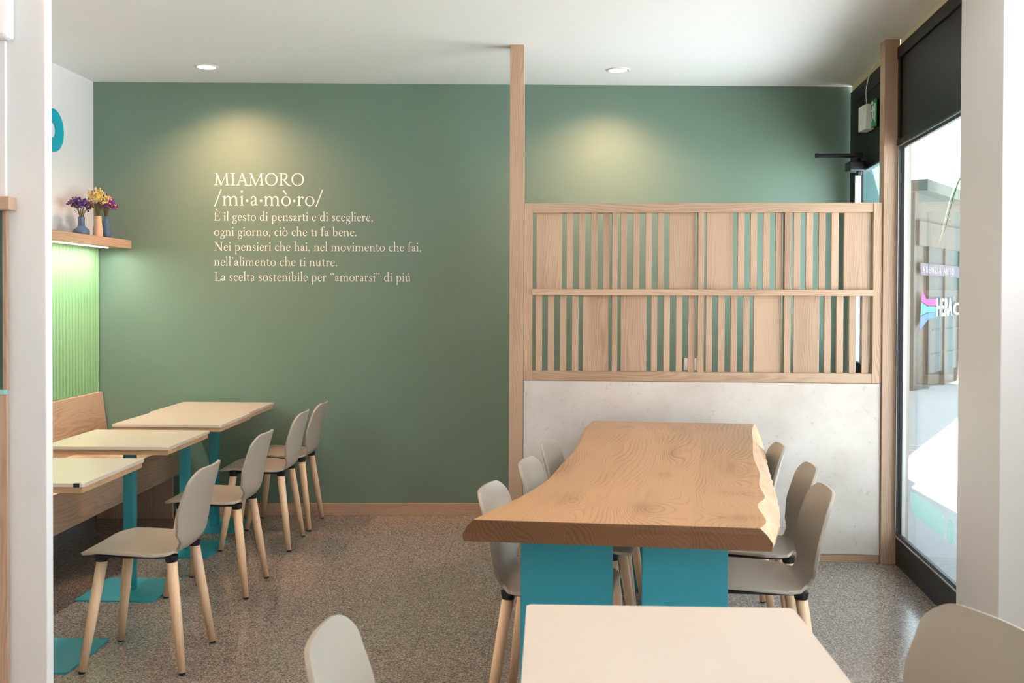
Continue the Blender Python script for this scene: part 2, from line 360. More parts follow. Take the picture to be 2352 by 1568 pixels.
# shop front: local y runs along the glass, local x outwards
def front(name, y0, off=0.0):
    o = empty(name, (wl(y0) + off, y0, 0), WA); return struct(o)
w1 = front('window_1', 4.30)
LEN = (5.46 - 4.30) / WL
def wb(name, y0, y1, z0, z1, x0, x1, mat, par, bev=0.0): return box(name, (x0, y0, z0), (x1, y1, z1), mat, par, bev)
wb('top_panel', 0, LEN, 2.272, 2.80, 0.0, 0.05, M['black'], w1)
bm = bmesh.new()
bx(bm, (-0.012, 0, 2.735), (0.0, LEN, 2.80), 0.002); bx(bm, (-0.012, 0, 2.272), (0.0, LEN, 2.30), 0.002); bx(bm, (-0.008, LEN - 0.05, 2.30), (0.0, LEN, 2.735), 0.002)
link('panel_frame', bm, M['black'], w1)
wb('kick_panel', 0, LEN, 0.0, 0.150, 0.0, 0.05, M['black'], w1, 0.003)
wb('filler_strip', -0.3, LEN, 2.80, CE, 0.008, 0.05, M['foam'], w1)
bm = bmesh.new()
bx(bm, (-0.006, 0, 0.150), (0.034, LEN, 0.160), 0.002); bx(bm, (-0.006, 0, 2.262), (0.034, LEN, 2.272), 0.002); bx(bm, (-0.006, LEN - 0.022, 0.16), (0.004, LEN, 2.262), 0.001)
link('glazing_bead', bm, M['chrome'], w1)
bm = bmesh.new()
bx(bm, (0.004, 0, 0.160), (0.02, LEN, 0.172)); bx(bm, (0.004, 0, 2.250), (0.02, LEN, 2.262)); bx(bm, (0.004, LEN - 0.05, 0.172), (0.02, LEN - 0.022, 2.25))
link('spacer_bar', bm, M['black'], w1)
wb('pane', -0.2, LEN, 0.155, 2.268, 0.010, 0.014, M['glass'], w1)
wb('outer_jamb', 1.176, 1.25, 0.0, 2.80, 0.018, 0.055, M['white'], w1)['label'] = 'white outer jamb'
wb('jamb_edge', 1.186, 1.25, 0.0, 2.80, 0.0552, 0.073, M['concrete2'], w1)
wb('bracket', -0.13, -0.09, 2.78, 2.84, -0.05, 0.0, M['black'], w1, 0.004)
# door beyond the partition
d1 = front('door_1', 5.50)
DL = (6.66 - 5.50) / WL
wb('door_frame', DL - 0.16, DL, 0, 2.80, 0.0, 0.05, M['black'], d1)
wb('door_panel', 0, DL - 0.16, 2.245, 2.80, 0.0, 0.05, M['black'], d1)
wb('lower_panel', 0, DL - 0.16, 0, 1.03, 0.0, 0.05, M['black'], d1)
wb('moulding', 0.05, DL - 0.2, 2.70, 2.71, -0.006, 0.0, M['black'], d1)
wb('filler_strip', 0, DL, 2.80, CE, 0.008, 0.05, M['foam'], d1)
bm = bmesh.new(); bx(bm, (-0.006, 0, 1.03), (0.03, DL - 0.16, 1.042), 0.002); bx(bm, (-0.006, 0, 2.233), (0.03, DL - 0.16, 2.245), 0.002); bx(bm, (-0.006, DL - 0.178, 1.042), (0.03, DL - 0.16, 2.233), 0.002)
link('glazing_bead', bm, M['chrome'], d1)
wb('pane', 0, DL - 0.16, 1.035, 2.24, 0.010, 0.014, M['glass'], d1)
# nearer shop front, right of the camera
w2 = front('window_2', 0.3, 0.5)
NL = 2.0 / WL
wb('top_panel', 0, NL, 2.5, CE, 0, 0.05, M['black'], w2); wb('kick_panel', 0, NL, 0, 0.15, 0, 0.05, M['black'], w2)
for k in range(4): wb('mullion', k * NL / 3 - 0.03 * (k > 0), k * NL / 3 + 0.03 * (k < 3), 0.15, 2.5, 0, 0.05, M['black'], w2)
wb('pane', 0, NL, 0.15, 2.5, 0.01, 0.014, M['glass'], w2)

bm = bmesh.new(); bx(bm, (0, NL, 0), (0.2, NL + 1.6 / WL, CE)); bx(bm, (0, -2.9 / WL, 0), (0.2, 0, CE)); struct(link('wall_right', bm, M['white'], loc=(wl(0.3) + 0.5, 0.3, 0), rot=(0, 0, WA)))

# decal on the pane
def decal():
    t = thing('window_decal', 'sea green rounded bar and dot stuck low on the shop window', 'window sticker', (wl(4.30) , 4.30, 0), WA)
    def poly(name, pts):
        bm = bmesh.new(); vs_ = [bm.verts.new((0.0075, y, z)) for y, z in pts]; bm.faces.new(vs_); return link(name, bm, M['decal'], t)
    Y = lambda y: (y - 4.30) / WL
    pts = [(5.20, 0.447), (4.72, 0.447)]
    pts += [(4.72 - 0.085 * math.sin(R(a)), 0.362 + 0.085 * math.cos(R(a))) for a in (20, 40, 60, 75, 90)] + [(4.635, 0.34), (5.11, 0.338)]
    pts += [(5.115 + 0.085 * math.sin(R(a)), 0.423 - 0.085 * math.cos(R(a))) for a in (20, 40, 60, 75, 90)]
    poly('bar', [(Y(y), z) for y, z in pts])
    poly('dot', [(Y(4.552 + 0.052 * math.cos(2 * PI * k / 28)), 0.392 + 0.055 * math.sin(2 * PI * k / 28)) for k in range(28)])
decal()

# ------------------------------------------------------------------ slatted partition between two posts
PA = math.atan2(5.465 - 5.545, 1.94 + 0.17)
part = thing('slatted_partition', 'oak slat screen with pale plaster base standing behind the long table', 'partition', (-0.17, 5.545, 0), PA)
def u_of(px, d):                                            # photo column to metres along the screen, d metres behind its front
    v = fwd + rgt * ((px - 1176) / F) - upp * ((666 - 784 - cd.shift_y * 2352) / F)
    n_ = Vector((-math.sin(PA), math.cos(PA), 0)); p0 = Vector((-0.17, 5.545, 0)) + n_ * d; o = Vector((0, 0, CAM_H))
    return (o + v * ((p0 - o).dot(n_) / v.dot(n_)) - p0).dot(Vector((math.cos(PA), math.sin(PA), 0)))
PU = 2.112
box('post', (0, 0.0, 0), (0.078, 0.082, CE), M['oak_z'], part, 0.002)
box('post', (PU - 0.08, -0.012, 0), (PU, 0.07, CE), M['oak_z'], part, 0.002)
def frame_piece(name, u0, u1, z0, z1, y0, y1, mat, bev=0.0015): return box(name, (u0, y0, z0), (u1, y1, z1), mat, part, bev)
US0, US1 = 0.079, PU - 0.081
frame_piece('stile', US0, US0 + 0.047, 0.982, 1.966, 0.004, 0.064, M['oak_z'])
frame_piece('stile', US1 - 0.048, US1, 0.982, 1.966, 0.0, 0.06, M['oak_z'])
U0, U1 = US0 + 0.047, US1 - 0.048
frame_piece('top_rail', U0, U1, 1.914, 1.966, 0.004, 0.064, M['oak_x'])
frame_piece('bottom_rail', U0, U1, 0.982, 1.034, 0.004, 0.064, M['oak_x'])
frame_piece('middle_rail', U0, U1, 1.457, 1.491, -0.006, 0.054, M['oak_x'])
cx = lambda c: 1150 + c / 2.4758                            # crop column to photo column
upper_slats = [(375, 410), (445, 480), (513, 550), (583, 618), (682, 717), (752, 788), (823, 858), (893, 928), (1348, 1385), (1420, 1456), (1492, 1528), (1563, 1600), (1665, 1702), (1735, 1774), (1808, 1846), (1880, 1919)]
upper_boards = [(203, 347), (958, 1105), (1170, 1320), (1952, 2098)]
lower_slats = [(200, 236), (269, 304), (338, 374), (407, 443), (857, 891), (927, 963), (998, 1034), (1068, 1105), (1168, 1203), (1237, 1275), (1310, 1345), (1380, 1416), (1842, 1879), (1912, 1950), (1984, 2022), (2057, 2097)]
lower_boards = [(468, 614), (684, 830), (1440, 1595), (1667, 1813)]
mullions = [(633, 664), (1122, 1156), (1614, 1650)]
for lst, nm, z0, z1 in ((upper_slats, 'slat', 1.491, 1.914), (upper_boards, 'board', 1.491, 1.914), (lower_slats, 'slat', 1.034, 1.457), (lower_boards, 'board', 1.034, 1.457), (mullions, 'mullion', 1.491, 1.914), (mullions, 'mullion', 1.034, 1.457)):
    for a, b in lst:
        y0, y1 = (0.006, 0.056) if nm == 'mullion' else (0.024, 0.044)
        frame_piece(nm, u_of(cx(a), y0), u_of(cx(b), y0), z0, z1, y0, y1, M['oak_z'], 0.001)
frame_piece('plaster_panel', US0 + 0.002, US1 - 0.002, 0.044, 0.980, 0.003, 0.05, M['stone'], 0.001)
frame_piece('base_strip', US0, US1, 0.0, 0.044, 0.006, 0.05, M['oak_x'])

# ------------------------------------------------------------------ lettering on the green wall
STEM, HAIR = 0.070, 0.030
class Glyph:
    def __init__(s, adv): s.adv = adv; s.polys = []
    def poly(s, pts): s.polys.append(list(pts)); return s
    def stroke(s, pts, wd, n=14, cap=True):
        if len(pts) == 2: P = [Vector((*pts[0], 0)), Vector((*pts[1], 0))]; Wd = wd if isinstance(wd, (list, tuple)) else [wd, wd]
        else:
            P = spline([(x, y, 0) for x, y in pts], n)
            wl_ = wd if isinstance(wd, (list, tuple)) else [wd] * len(pts)
            Wd = [max(p.x, 0.01) for p in spline([(q, 0, 0) for q in wl_], n)]
        L_, R_ = [], []
        for i, p in enumerate(P):
            d = (P[min(i + 1, len(P) - 1)] - P[max(i - 1, 0)]); d.normalize(); nrm = Vector((-d.y, d.x, 0))
            L_.append(p + nrm * Wd[i] / 2); R_.append(p - nrm * Wd[i] / 2)
        for i in range(len(P) - 1): s.polys.append([(q.x, q.y) for q in (L_[i], L_[i + 1], R_[i + 1], R_[i])])
        return s
    def dot(s, x, y, r): return s.poly([(x + r * math.cos(2 * PI * k / 16), y + r * math.sin(2 * PI * k / 16)) for k in range(16)])
    def ring(s, x, y, rx, ry, th, tv, tilt=-0.12, n=32):
        o = []; i_ = []
        for k in range(n + 1):
            t = 2 * PI * k / n
            o.append((x + rx * math.cos(t), y + ry * math.sin(t)))
            i_.append((x + (rx - th) * math.cos(t + tilt), y + (ry - tv) * math.sin(t + tilt)))
        for k in range(n): s.polys.append([o[k], o[k + 1], i_[k + 1], i_[k]])
        return s
    def stem(s, x, y0, y1, flag=True, foot=True, wd=STEM, sl=0.085, sr=0.085):
        h = wd / 2
        s.poly([(x - h, y0), (x + h, y0), (x + h, y1), (x - h, y1)])
        if flag: s.poly([(x - h, y1 - 0.075), (x + h, y1 - 0.02), (x + h, y1 + 0.015), (x - h - 0.055, y1 - 0.035), (x - h - 0.055, y1 - 0.052)])
        if foot: s.foot(x, y0, wd, sl, sr)
        return s
    def foot(s, x, y, wd=STEM, sl=0.085, sr=0.085, up=1):
        h = wd / 2
        return s.poly([(x - sl, y), (x + sr, y), (x + sr, y + up * 0.018), (x + h, y + up * 0.042), (x - h, y + up * 0.042), (x - sl, y + up * 0.018)])
def arch(g, x0, x1):
    g.stroke([(x0 + 0.02, 0.29), (x0 + 0.09, 0.365), (x0 + 0.155, 0.375), (x1 - 0.02, 0.33), (x1, 0.22)], [0.02, 0.035, 0.055, 0.07, STEM])
    g.stem(x1, 0, 0.23, flag=False)
def bowl_l(g, x=0.225, y=0.195):                       # left bowl of d
    g.stroke([(x + 0.12, 0.335), (x + 0.03, 0.385), (x - 0.08, 0.355), (x - 0.15, 0.20), (x - 0.10, 0.055), (x + 0.0, 0.02), (x + 0.12, 0.085)], [0.02, 0.03, 0.055, 0.075, 0.065, 0.045, 0.025], 20)
def bowl_r(g, x):                                      # right bowl of b, p
    g.stroke([(x + 0.02, 0.31), (x + 0.11, 0.38), (x + 0.215, 0.345), (x + 0.27, 0.205), (x + 0.225, 0.06), (x + 0.12, 0.01), (x + 0.01, 0.05)], [0.02, 0.035, 0.06, 0.075, 0.06, 0.032, 0.022], 20)
def glyph(ch):
    g = Glyph(0.25)
    if ch == ' ': pass
    elif ch in 'iı':
        g.adv = 0.245; g.stem(0.12, 0, 0.40)
        if ch == 'i': g.dot(0.115, 0.585, 0.05)
    elif ch == 'l': g.adv = 0.24; g.stem(0.12, 0, 0.70)
    elif ch == 'n': g.adv = 0.51; g.stem(0.115, 0, 0.40); arch(g, 0.125, 0.385)
    elif ch == 'm': g.adv = 0.78; g.stem(0.115, 0, 0.40); arch(g, 0.125, 0.38); arch(g, 0.39, 0.65)
    elif ch == 'h': g.adv = 0.51; g.stem(0.115, 0, 0.70); arch(g, 0.125, 0.385)
    elif ch in 'uú':
        g.adv = 0.50
        g.stem(0.115, 0.10, 0.40, foot=False); g.stroke([(0.115, 0.13), (0.14, 0.045), (0.22, 0.02), (0.34, 0.085)], [STEM, 0.06, 0.04, 0.025])
        g.stem(0.365, 0.0, 0.40, foot=False); g.poly([(0.36, 0), (0.47, 0.012), (0.47, 0.03), (0.36, 0.05)])
        if ch == 'ú': g.stroke([(0.215, 0.47), (0.31, 0.63)], [0.03, 0.075])
    elif ch == 'r':
        g.adv = 0.35; g.stem(0.115, 0, 0.40); g.stroke([(0.14, 0.29), (0.20, 0.36), (0.27, 0.37)], [0.02, 0.04, 0.06]); g.dot(0.285, 0.35, 0.043)
    elif ch in 'oò':
        g.adv = 0.50; g.ring(0.245, 0.195, 0.215, 0.208, 0.072, 0.032)
        if ch == 'ò': g.stroke([(0.12, 0.64), (0.26, 0.47)], [0.08, 0.03])
    elif ch == 'e':
        g.adv = 0.42
        g.stroke([(0.07, 0.215), (0.36, 0.245)], 0.026)
        g.stroke([(0.35, 0.235), (0.325, 0.34), (0.235, 0.388), (0.12, 0.335), (0.075, 0.20), (0.12, 0.065), (0.23, 0.012), (0.375, 0.10)], [0.055, 0.055, 0.032, 0.05, 0.072, 0.07, 0.055, 0.02], 24)
    elif ch == 'c':
        g.adv = 0.41
        g.stroke([(0.335, 0.325), (0.25, 0.388), (0.13, 0.345), (0.075, 0.20), (0.12, 0.065), (0.23, 0.012), (0.37, 0.095)], [0.05, 0.032, 0.05, 0.072, 0.07, 0.055, 0.02], 24); g.dot(0.325, 0.325, 0.036)
    elif ch == 'a':
        g.adv = 0.41
        g.stroke([(0.075, 0.295), (0.12, 0.365), (0.20, 0.38), (0.265, 0.33), (0.275, 0.24), (0.275, 0.10), (0.305, 0.03), (0.39, 0.05)], [0.05, 0.035, 0.036, 0.062, STEM, STEM, 0.05, 0.02], 24); g.dot(0.085, 0.295, 0.034)
        g.stroke([(0.27, 0.235), (0.15, 0.185), (0.085, 0.105), (0.13, 0.028), (0.20, 0.03), (0.275, 0.09)], [0.02, 0.04, 0.068, 0.055, 0.04, 0.025], 18)
    elif ch == 'd': g.adv = 0.50; bowl_l(g); g.stem(0.365, 0, 0.70, foot=False); g.poly([(0.36, 0), (0.47, 0.014), (0.47, 0.032), (0.36, 0.05)])
    elif ch == 'b': g.adv = 0.50; g.stem(0.12, 0.01, 0.70, foot=False); bowl_r(g, 0.14)
    elif ch == 'p': g.adv = 0.51; g.stem(0.12, -0.25, 0.40); bowl_r(g, 0.14)
    elif ch == 'g':
        g.adv = 0.43; g.ring(0.20, 0.255, 0.145, 0.135, 0.055, 0.028)
        g.stroke([(0.12, 0.145), (0.085, 0.075), (0.15, 0.04), (0.29, 0.02), (0.37, -0.06), (0.31, -0.18), (0.18, -0.225), (0.06, -0.17), (0.075, -0.07), (0.17, 0.03)], [0.02, 0.035, 0.05, 0.06, 0.055, 0.04, 0.032, 0.05, 0.04, 0.02], 34)
        g.stroke([(0.31, 0.345), (0.42, 0.355)], [0.03, 0.045])
    elif ch == 's':
        g.adv = 0.355
        g.stroke([(0.285, 0.30), (0.245, 0.365), (0.155, 0.385), (0.085, 0.30), (0.16, 0.22), (0.27, 0.13), (0.245, 0.035), (0.15, 0.01), (0.065, 0.09)], [0.02, 0.03, 0.034, 0.055, 0.07, 0.066, 0.05, 0.032, 0.03], 30)
        g.stroke([(0.288, 0.37), (0.288, 0.285)], 0.02); g.stroke([(0.058, 0.115), (0.062, 0.005)], 0.02)
    elif ch == 't':
        g.adv = 0.32; g.stroke([(0.135, 0.50), (0.135, 0.30), (0.135, 0.10), (0.175, 0.02), (0.29, 0.045)], [0.03, STEM, STEM, 0.055, 0.02], 18); g.stroke([(0.035, 0.375), (0.285, 0.378)], 0.034); g.poly([(0.03, 0.37), (0.12, 0.46), (0.15, 0.50), (0.15, 0.37)])
    elif ch == 'f':
        g.adv = 0.30; g.stem(0.13, 0, 0.55, flag=False); g.stroke([(0.13, 0.50), (0.145, 0.61), (0.21, 0.685), (0.30, 0.675)], [STEM, 0.06, 0.04, 0.05]); g.dot(0.315, 0.655, 0.04); g.stroke([(0.035, 0.375), (0.27, 0.378)], 0.034)
    elif ch == 'v':
        g.adv = 0.45; g.stroke([(0.075, 0.39), (0.235, -0.01)], 0.07); g.stroke([(0.38, 0.39), (0.225, -0.005)], 0.03); g.foot(0.08, 0.39, up=-1, sl=0.08, sr=0.09); g.foot(0.375, 0.39, up=-1, sl=0.075, sr=0.07, wd=0.03)
    elif ch == 'M':
        g.adv = 0.84
        g.stroke([(0.155, 0.63), (0.115, 0.0)], 0.034); g.stroke([(0.135, 0.64), (0.395, 0.0)], 0.08); g.stroke([(0.68, 0.64), (0.375, 0.0)], 0.032); g.stroke([(0.67, 0.64), (0.715, 0.0)], 0.078)
        g.foot(0.115, 0, 0.034, 0.10, 0.10); g.foot(0.715, 0, 0.078, 0.12, 0.11); g.poly([(0.02, 0.632), (0.19, 0.632), (0.19, 0.655), (0.02, 0.655)]); g.poly([(0.64, 0.632), (0.82, 0.632), (0.82, 0.655), (0.64, 0.655)])
    elif ch == 'I': g.adv = 0.33; g.stem(0.165, 0, 0.65, flag=False, wd=0.078, sl=0.13, sr=0.13); g.foot(0.165, 0.65, 0.078, 0.13, 0.13, -1)
    elif ch == 'A':
        g.adv = 0.66; g.stroke([(0.34, 0.66), (0.10, 0.0)], 0.032); g.stroke([(0.315, 0.67), (0.565, 0.0)], 0.082); g.stroke([(0.18, 0.235), (0.46, 0.235)], 0.03); g.foot(0.10, 0, 0.032, 0.11, 0.12); g.foot(0.565, 0, 0.08, 0.13, 0.12)
    elif ch == 'O': g.adv = 0.76; g.ring(0.38, 0.325, 0.335, 0.34, 0.085, 0.034)
    elif ch == 'R':
        g.adv = 0.64; g.stem(0.145, 0, 0.65, flag=False, wd=0.078, sl=0.12, sr=0.13); g.poly([(0.025, 0.628), (0.2, 0.632), (0.2, 0.655), (0.025, 0.65)])
        g.stroke([(0.16, 0.635), (0.31, 0.63), (0.42, 0.575), (0.44, 0.47), (0.38, 0.355), (0.27, 0.31), (0.17, 0.315)], [0.03, 0.034, 0.062, 0.082, 0.062, 0.034, 0.026], 22)
        g.stroke([(0.26, 0.325), (0.42, 0.13), (0.56, 0.01), (0.68, -0.005)], [0.05, 0.08, 0.065, 0.03], 16)
    elif ch in 'EÈ':
        g.adv = 0.55; g.stem(0.145, 0, 0.65, flag=False, wd=0.075, sl=0.11, sr=0.1); g.foot(0.145, 0.65, 0.075, 0.11, 0.1, -1)
        g.poly([(0.14, 0.62), (0.47, 0.62), (0.47, 0.65), (0.14, 0.65)]); g.poly([(0.14, 0.325), (0.39, 0.325), (0.39, 0.355), (0.14, 0.355)]); g.poly([(0.14, 0.0), (0.49, 0.0), (0.49, 0.03), (0.14, 0.03)])
        g.stroke([(0.475, 0.65), (0.485, 0.53)], [0.045, 0.015]); g.stroke([(0.485, 0.0), (0.515, 0.15)], [0.05, 0.015]); g.stroke([(0.39, 0.41), (0.39, 0.27)], 0.022)
        if ch == 'È': g.stroke([(0.17, 0.85), (0.33, 0.71)], [0.07, 0.025])
    elif ch == 'N':
        g.adv = 0.77; g.stem(0.14, 0, 0.64, flag=False, wd=0.034, sl=0.10, sr=0.10); g.stroke([(0.11, 0.65), (0.64, -0.01)], 0.085); g.stem(0.635, 0, 0.65, flag=False, foot=False, wd=0.034); g.foot(0.635, 0.65, 0.034, 0.10, 0.10, -1); g.poly([(0.01, 0.63), (0.17, 0.63), (0.17, 0.652), (0.01, 0.652)])
    elif ch == 'L':
        g.adv = 0.55; g.stem(0.145, 0, 0.65, flag=False, wd=0.075, sl=0.11, sr=0.1); g.foot(0.145, 0.65, 0.075, 0.11, 0.12, -1); g.poly([(0.14, 0.0), (0.48, 0.0), (0.48, 0.03), (0.14, 0.03)]); g.stroke([(0.485, 0.0), (0.525, 0.16)], [0.05, 0.015])
    elif ch == '/': g.adv = 0.36; g.stroke([(0.03, -0.035), (0.33, 0.68)], 0.05)
    elif ch == '·': g.adv = 0.22; g.dot(0.11, 0.205, 0.058)
    elif ch == '.': g.adv = 0.22; g.dot(0.10, 0.042, 0.046)
    elif ch == ',': g.adv = 0.22; g.dot(0.10, 0.042, 0.046); g.stroke([(0.12, 0.045), (0.125, -0.04), (0.06, -0.12)], [0.05, 0.035, 0.012])
    elif ch == '’': g.adv = 0.2; g.dot(0.09, 0.62, 0.046); g.stroke([(0.11, 0.62), (0.115, 0.54), (0.05, 0.46)], [0.05, 0.035, 0.012])
    elif ch == '”':
        g.adv = 0.40
        for o in (0.09, 0.26): g.dot(o, 0.62, 0.046); g.stroke([(o + 0.02, 0.62), (o + 0.025, 0.54), (o - 0.04, 0.46)], [0.05, 0.035, 0.012])
    elif ch == '“':
        g.adv = 0.40
        for o in (0.12, 0.29): g.dot(o, 0.505, 0.046); g.stroke([(o - 0.02, 0.505), (o - 0.025, 0.585), (o + 0.04, 0.665)], [0.05, 0.035, 0.012])
    return g
LET = thing('wall_lettering', 'white serif lettering in seven lines on the green wall', 'lettering', on_wall(0, 0.0015, 0), GA)
def text_line(txt, u0, zb, width, em):
    pen = 0.0; polys = []; xmin, xmax = 9, -9; nw = 0
    for ch in txt:
        g = glyph(ch); nw += ch == ' '
        for p in g.polys:
            q = [(x + pen, y) for x, y in p]; polys.append((nw, q))
            xmin = min(xmin, min(a for a, _ in q)); xmax = max(xmax, max(a for a, _ in q))
        pen += g.adv
    k = width / (xmax - xmin)
    for wd_ in {i for i, _ in polys}:
        bm = bmesh.new()
        for i, p in polys:
            if i == wd_: bm.faces.new([bm.verts.new((u0 + (x - xmin) * k, 0, zb + y * em)) for x, y in p])
        link('word', bm, M['letter'], LET)
PXM = 6.54 / F                                            # metres per photo pixel on that wall
def uz(px, py):                                           # photo pixel to (u along wall, height)
    d = fwd + rgt * ((px - 1176) / F) + upp * (-(py - 784 - cd.shift_y * 2352) / F)
    n = Vector((-math.sin(GA), math.cos(GA), 0)); o = Vector((0, 0, CAM_H)); p0 = Vector((LX, 6.467, 0))
    t = (p0 - o).dot(n) / d.dot(n); p = o + d * t
    return (p - p0).dot(Vector((math.cos(GA), math.sin(GA), 0))), p.z
for txt, x0, x1, yb, em in (('MIAMORO', 492, 698.4, 425.2, 43.2), ('/mi·a·mò·ro/', 492, 742.3, 471.8, 55), ('È il gesto di pensarti e di scegliere,', 492, 855.8, 506.3, 31), ('ogni giorno, ciò che tı fa bene.', 492, 818.8, 541, 31),
                        ('Nei pensieri che hai, nel movimento che fai,', 492, 966.8, 575.4, 31), ('nell’alimento che ti nutre.', 492, 774, 610, 31), ('La scelta sostenibile per “amorarsi” di piú', 493, 943, 644.5, 31)):
    a, z = uz(x0, yb); b, _ = uz(x1, yb)
    text_line(txt, a, z, b - a, em * PXM)

# ------------------------------------------------------------------ left nook: fluted panel, shelf, bench
bm = bmesh.new()
pitch = 0.0415; n = 62; ya = 6.462 - pitch * n
prev = None
for k in range(n * 8 + 1):
    y = ya + k * pitch / 8; x = LX + 0.018 + 0.026 * abs(math.sin(PI * k / 8)) ** 0.65
    cur = (bm.verts.new((x, y, 0.817)), bm.verts.new((x, y, 1.752)))
    if prev: bm.faces.new((prev[0], cur[0], cur[1], prev[1]))
    else: first = cur
    prev = cur
back = [bm.verts.new((LX + 0.002, ya, 0.817)), bm.verts.new((LX + 0.002, ya, 1.752)), bm.verts.new((LX + 0.002, ya + n * pitch, 0.817)), bm.verts.new((LX + 0.002, ya + n * pitch, 1.752))]
bm.faces.new((back[0], first[0], first[1], back[1])); bm.faces.new((prev[0], back[2], back[3], prev[1])); bm.faces.new((back[0], back[1], back[3], back[2]))
tag(link('fluted_panel', bm, M['fluted'], smooth=False), 'light green fluted wall panel above the bench, under the oak shelf', 'wall panel')
sh = thing('wall_shelf', 'thick oak wall shelf with a light strip under it, in the left corner', 'shelf', (LX, 6.45, 1.752))
bm = bmesh.new(); bx(bm, (-0.13, -1.5, -0.027), (0.129, 1.5, 0.027), 0.001); link('shelf_board', bm, M['oak_y'], sh, loc=(0.131, -1.505, 0.027))
bm = bmesh.new(); bx(bm, (0.165, -2.6, -0.004), (0.180, -0.17, 0.0005)); link('light_strip', bm, M['led'], sh)['label'] = 'glowing white light strip'
al = bpy.data.lights.new('shelf_light', 'AREA'); al.shape = 'RECTANGLE'; al.size = 0.014; al.size_y = 2.52; al.energy = LED_W; al.color = (1.0, 0.98, 0.84)
ao = bpy.data.objects.new('shelf_light', al); C.objects.link(ao); ao.location = (LX + 0.1725, 6.45 - 1.34, 1.746)

be = thing('bench', 'oak bench with sloping back along the left wall behind the tables', 'bench', (LX, 6.45, 0))
def bb(name, lo, hi, mat, bev=0.002): return box(name, lo, hi, mat, be, bev)
bb('seat', (0.02, -2.9, 0.456), (0.560, -0.045, 0.480), M['oak_y'])
bb('front_board', (0.560, -2.9, 0.283), (0.588, -0.045, 0.481), M['oak_y'])
bb('end_panel', (0.06, -0.085, 0.0), (0.558, -0.060, 0.455), M['oak_z'])
bb('end_panel', (0.06, -2.9, 0.0), (0.558, -2.875, 0.455), M['oak_z'])
bm = bmesh.new()
for y in (-2.9, -0.006):
    for x, z in ((0.03, 0.815), (0.066, 0.815), (0.112, 0.48), (0.076, 0.48)): bm.verts.new((x, y, z))
bm.verts.ensure_lookup_table(); V = bm.verts
for f in ((0, 1, 2, 3), (7, 6, 5, 4), (0, 4, 5, 1), (1, 5, 6, 2), (2, 6, 7, 3), (3, 7, 4, 0)): bm.faces.new([V[i] for i in f])
bmesh.ops.translate(bm, verts=bm.verts, vec=(0, 1.45, -0.65)); link('backrest', bm, M['oak_y'], be, loc=(0, -1.45, 0.65))

# turquoise letter on the left wall
bm = bmesh.new(); N_ = 48; RO, RI = 0.128, 0.048
rings = []
for x, ro, ri in ((0.001, RO, RI), (0.018, RO, RI)):
    rings.append([[bm.verts.new((x, r * 0.98 * math.cos(2 * PI * k / N_), r * math.sin(2 * PI * k / N_))) for k in range(N_)] for r in (ro, ri)])
for k in range(N_):
    j = (k + 1) % N_
    (o0, i0), (o1, i1) = rings
    bm.faces.new((o0[k], o0[j], o1[j], o1[k])); bm.faces.new((i0[k], i1[k], i1[j], i0[j])); bm.faces.new((o1[k], o1[j], i1[j], i1[k])); bm.faces.new((o0[k], i0[k], i0[j], o0[j]))
tag(link('wall_letter', bm, M['cyan'], loc=(LX, 5.90, 2.436)), 'turquoise raised letter O high on the white left wall', 'wall letter')

# ------------------------------------------------------------------ vases and dried flowers
def vase(label, loc, prof, mat, bumpy):
    bm = bmesh.new(); lathe(bm, prof, 28)
    for v in bm.verts:
        r = math.hypot(v.co.x, v.co.y)
        if r > 1e-4:
            k = 1 + bumpy * noise.noise(Vector((v.co.x, v.co.y, v.co.z)) * 60); v.co.x *= k; v.co.y *= k
    return tag(link('vase', bm, mat, smooth=True, loc=loc), label, 'vase', 'vases on the oak shelf')
ZS = 1.8065
def prof_s(pts, n=20): return [(p.x, p.y) for p in spline([(r, z, 0) for r, z in pts], n)]
VA = (-2.795, 6.00, ZS); VB = (-2.757, 6.14, ZS); VC = (-2.752, 6.25, ZS)
vase('squat blue ceramic vase with narrow neck, nearest the camera on the shelf', VA, prof_s([(0.040, 0), (0.047, 0.012), (0.046, 0.035), (0.030, 0.052), (0.020, 0.066), (0.019, 0.10), (0.020, 0.118)]) + [(0.015, 0.118), (0.014, 0.09)], M['bluevase'], 0.04)
vase('beige ceramic vase between the two blue ones on the shelf', VB, prof_s([(0.027, 0), (0.030, 0.02), (0.028, 0.06), (0.023, 0.10), (0.022, 0.134)]) + [(0.018, 0.134), (0.017, 0.10)], M['beigevase'], 0.05)
vase('tall blue ceramic vase, nearest the green wall on the shelf', VC, prof_s([(0.020, 0), (0.027, 0.025), (0.027, 0.06), (0.021, 0.10), (0.014, 0.13), (0.015, 0.142)]) + [(0.011, 0.142), (0.010, 0.11)], M['bluevase'], 0.09)
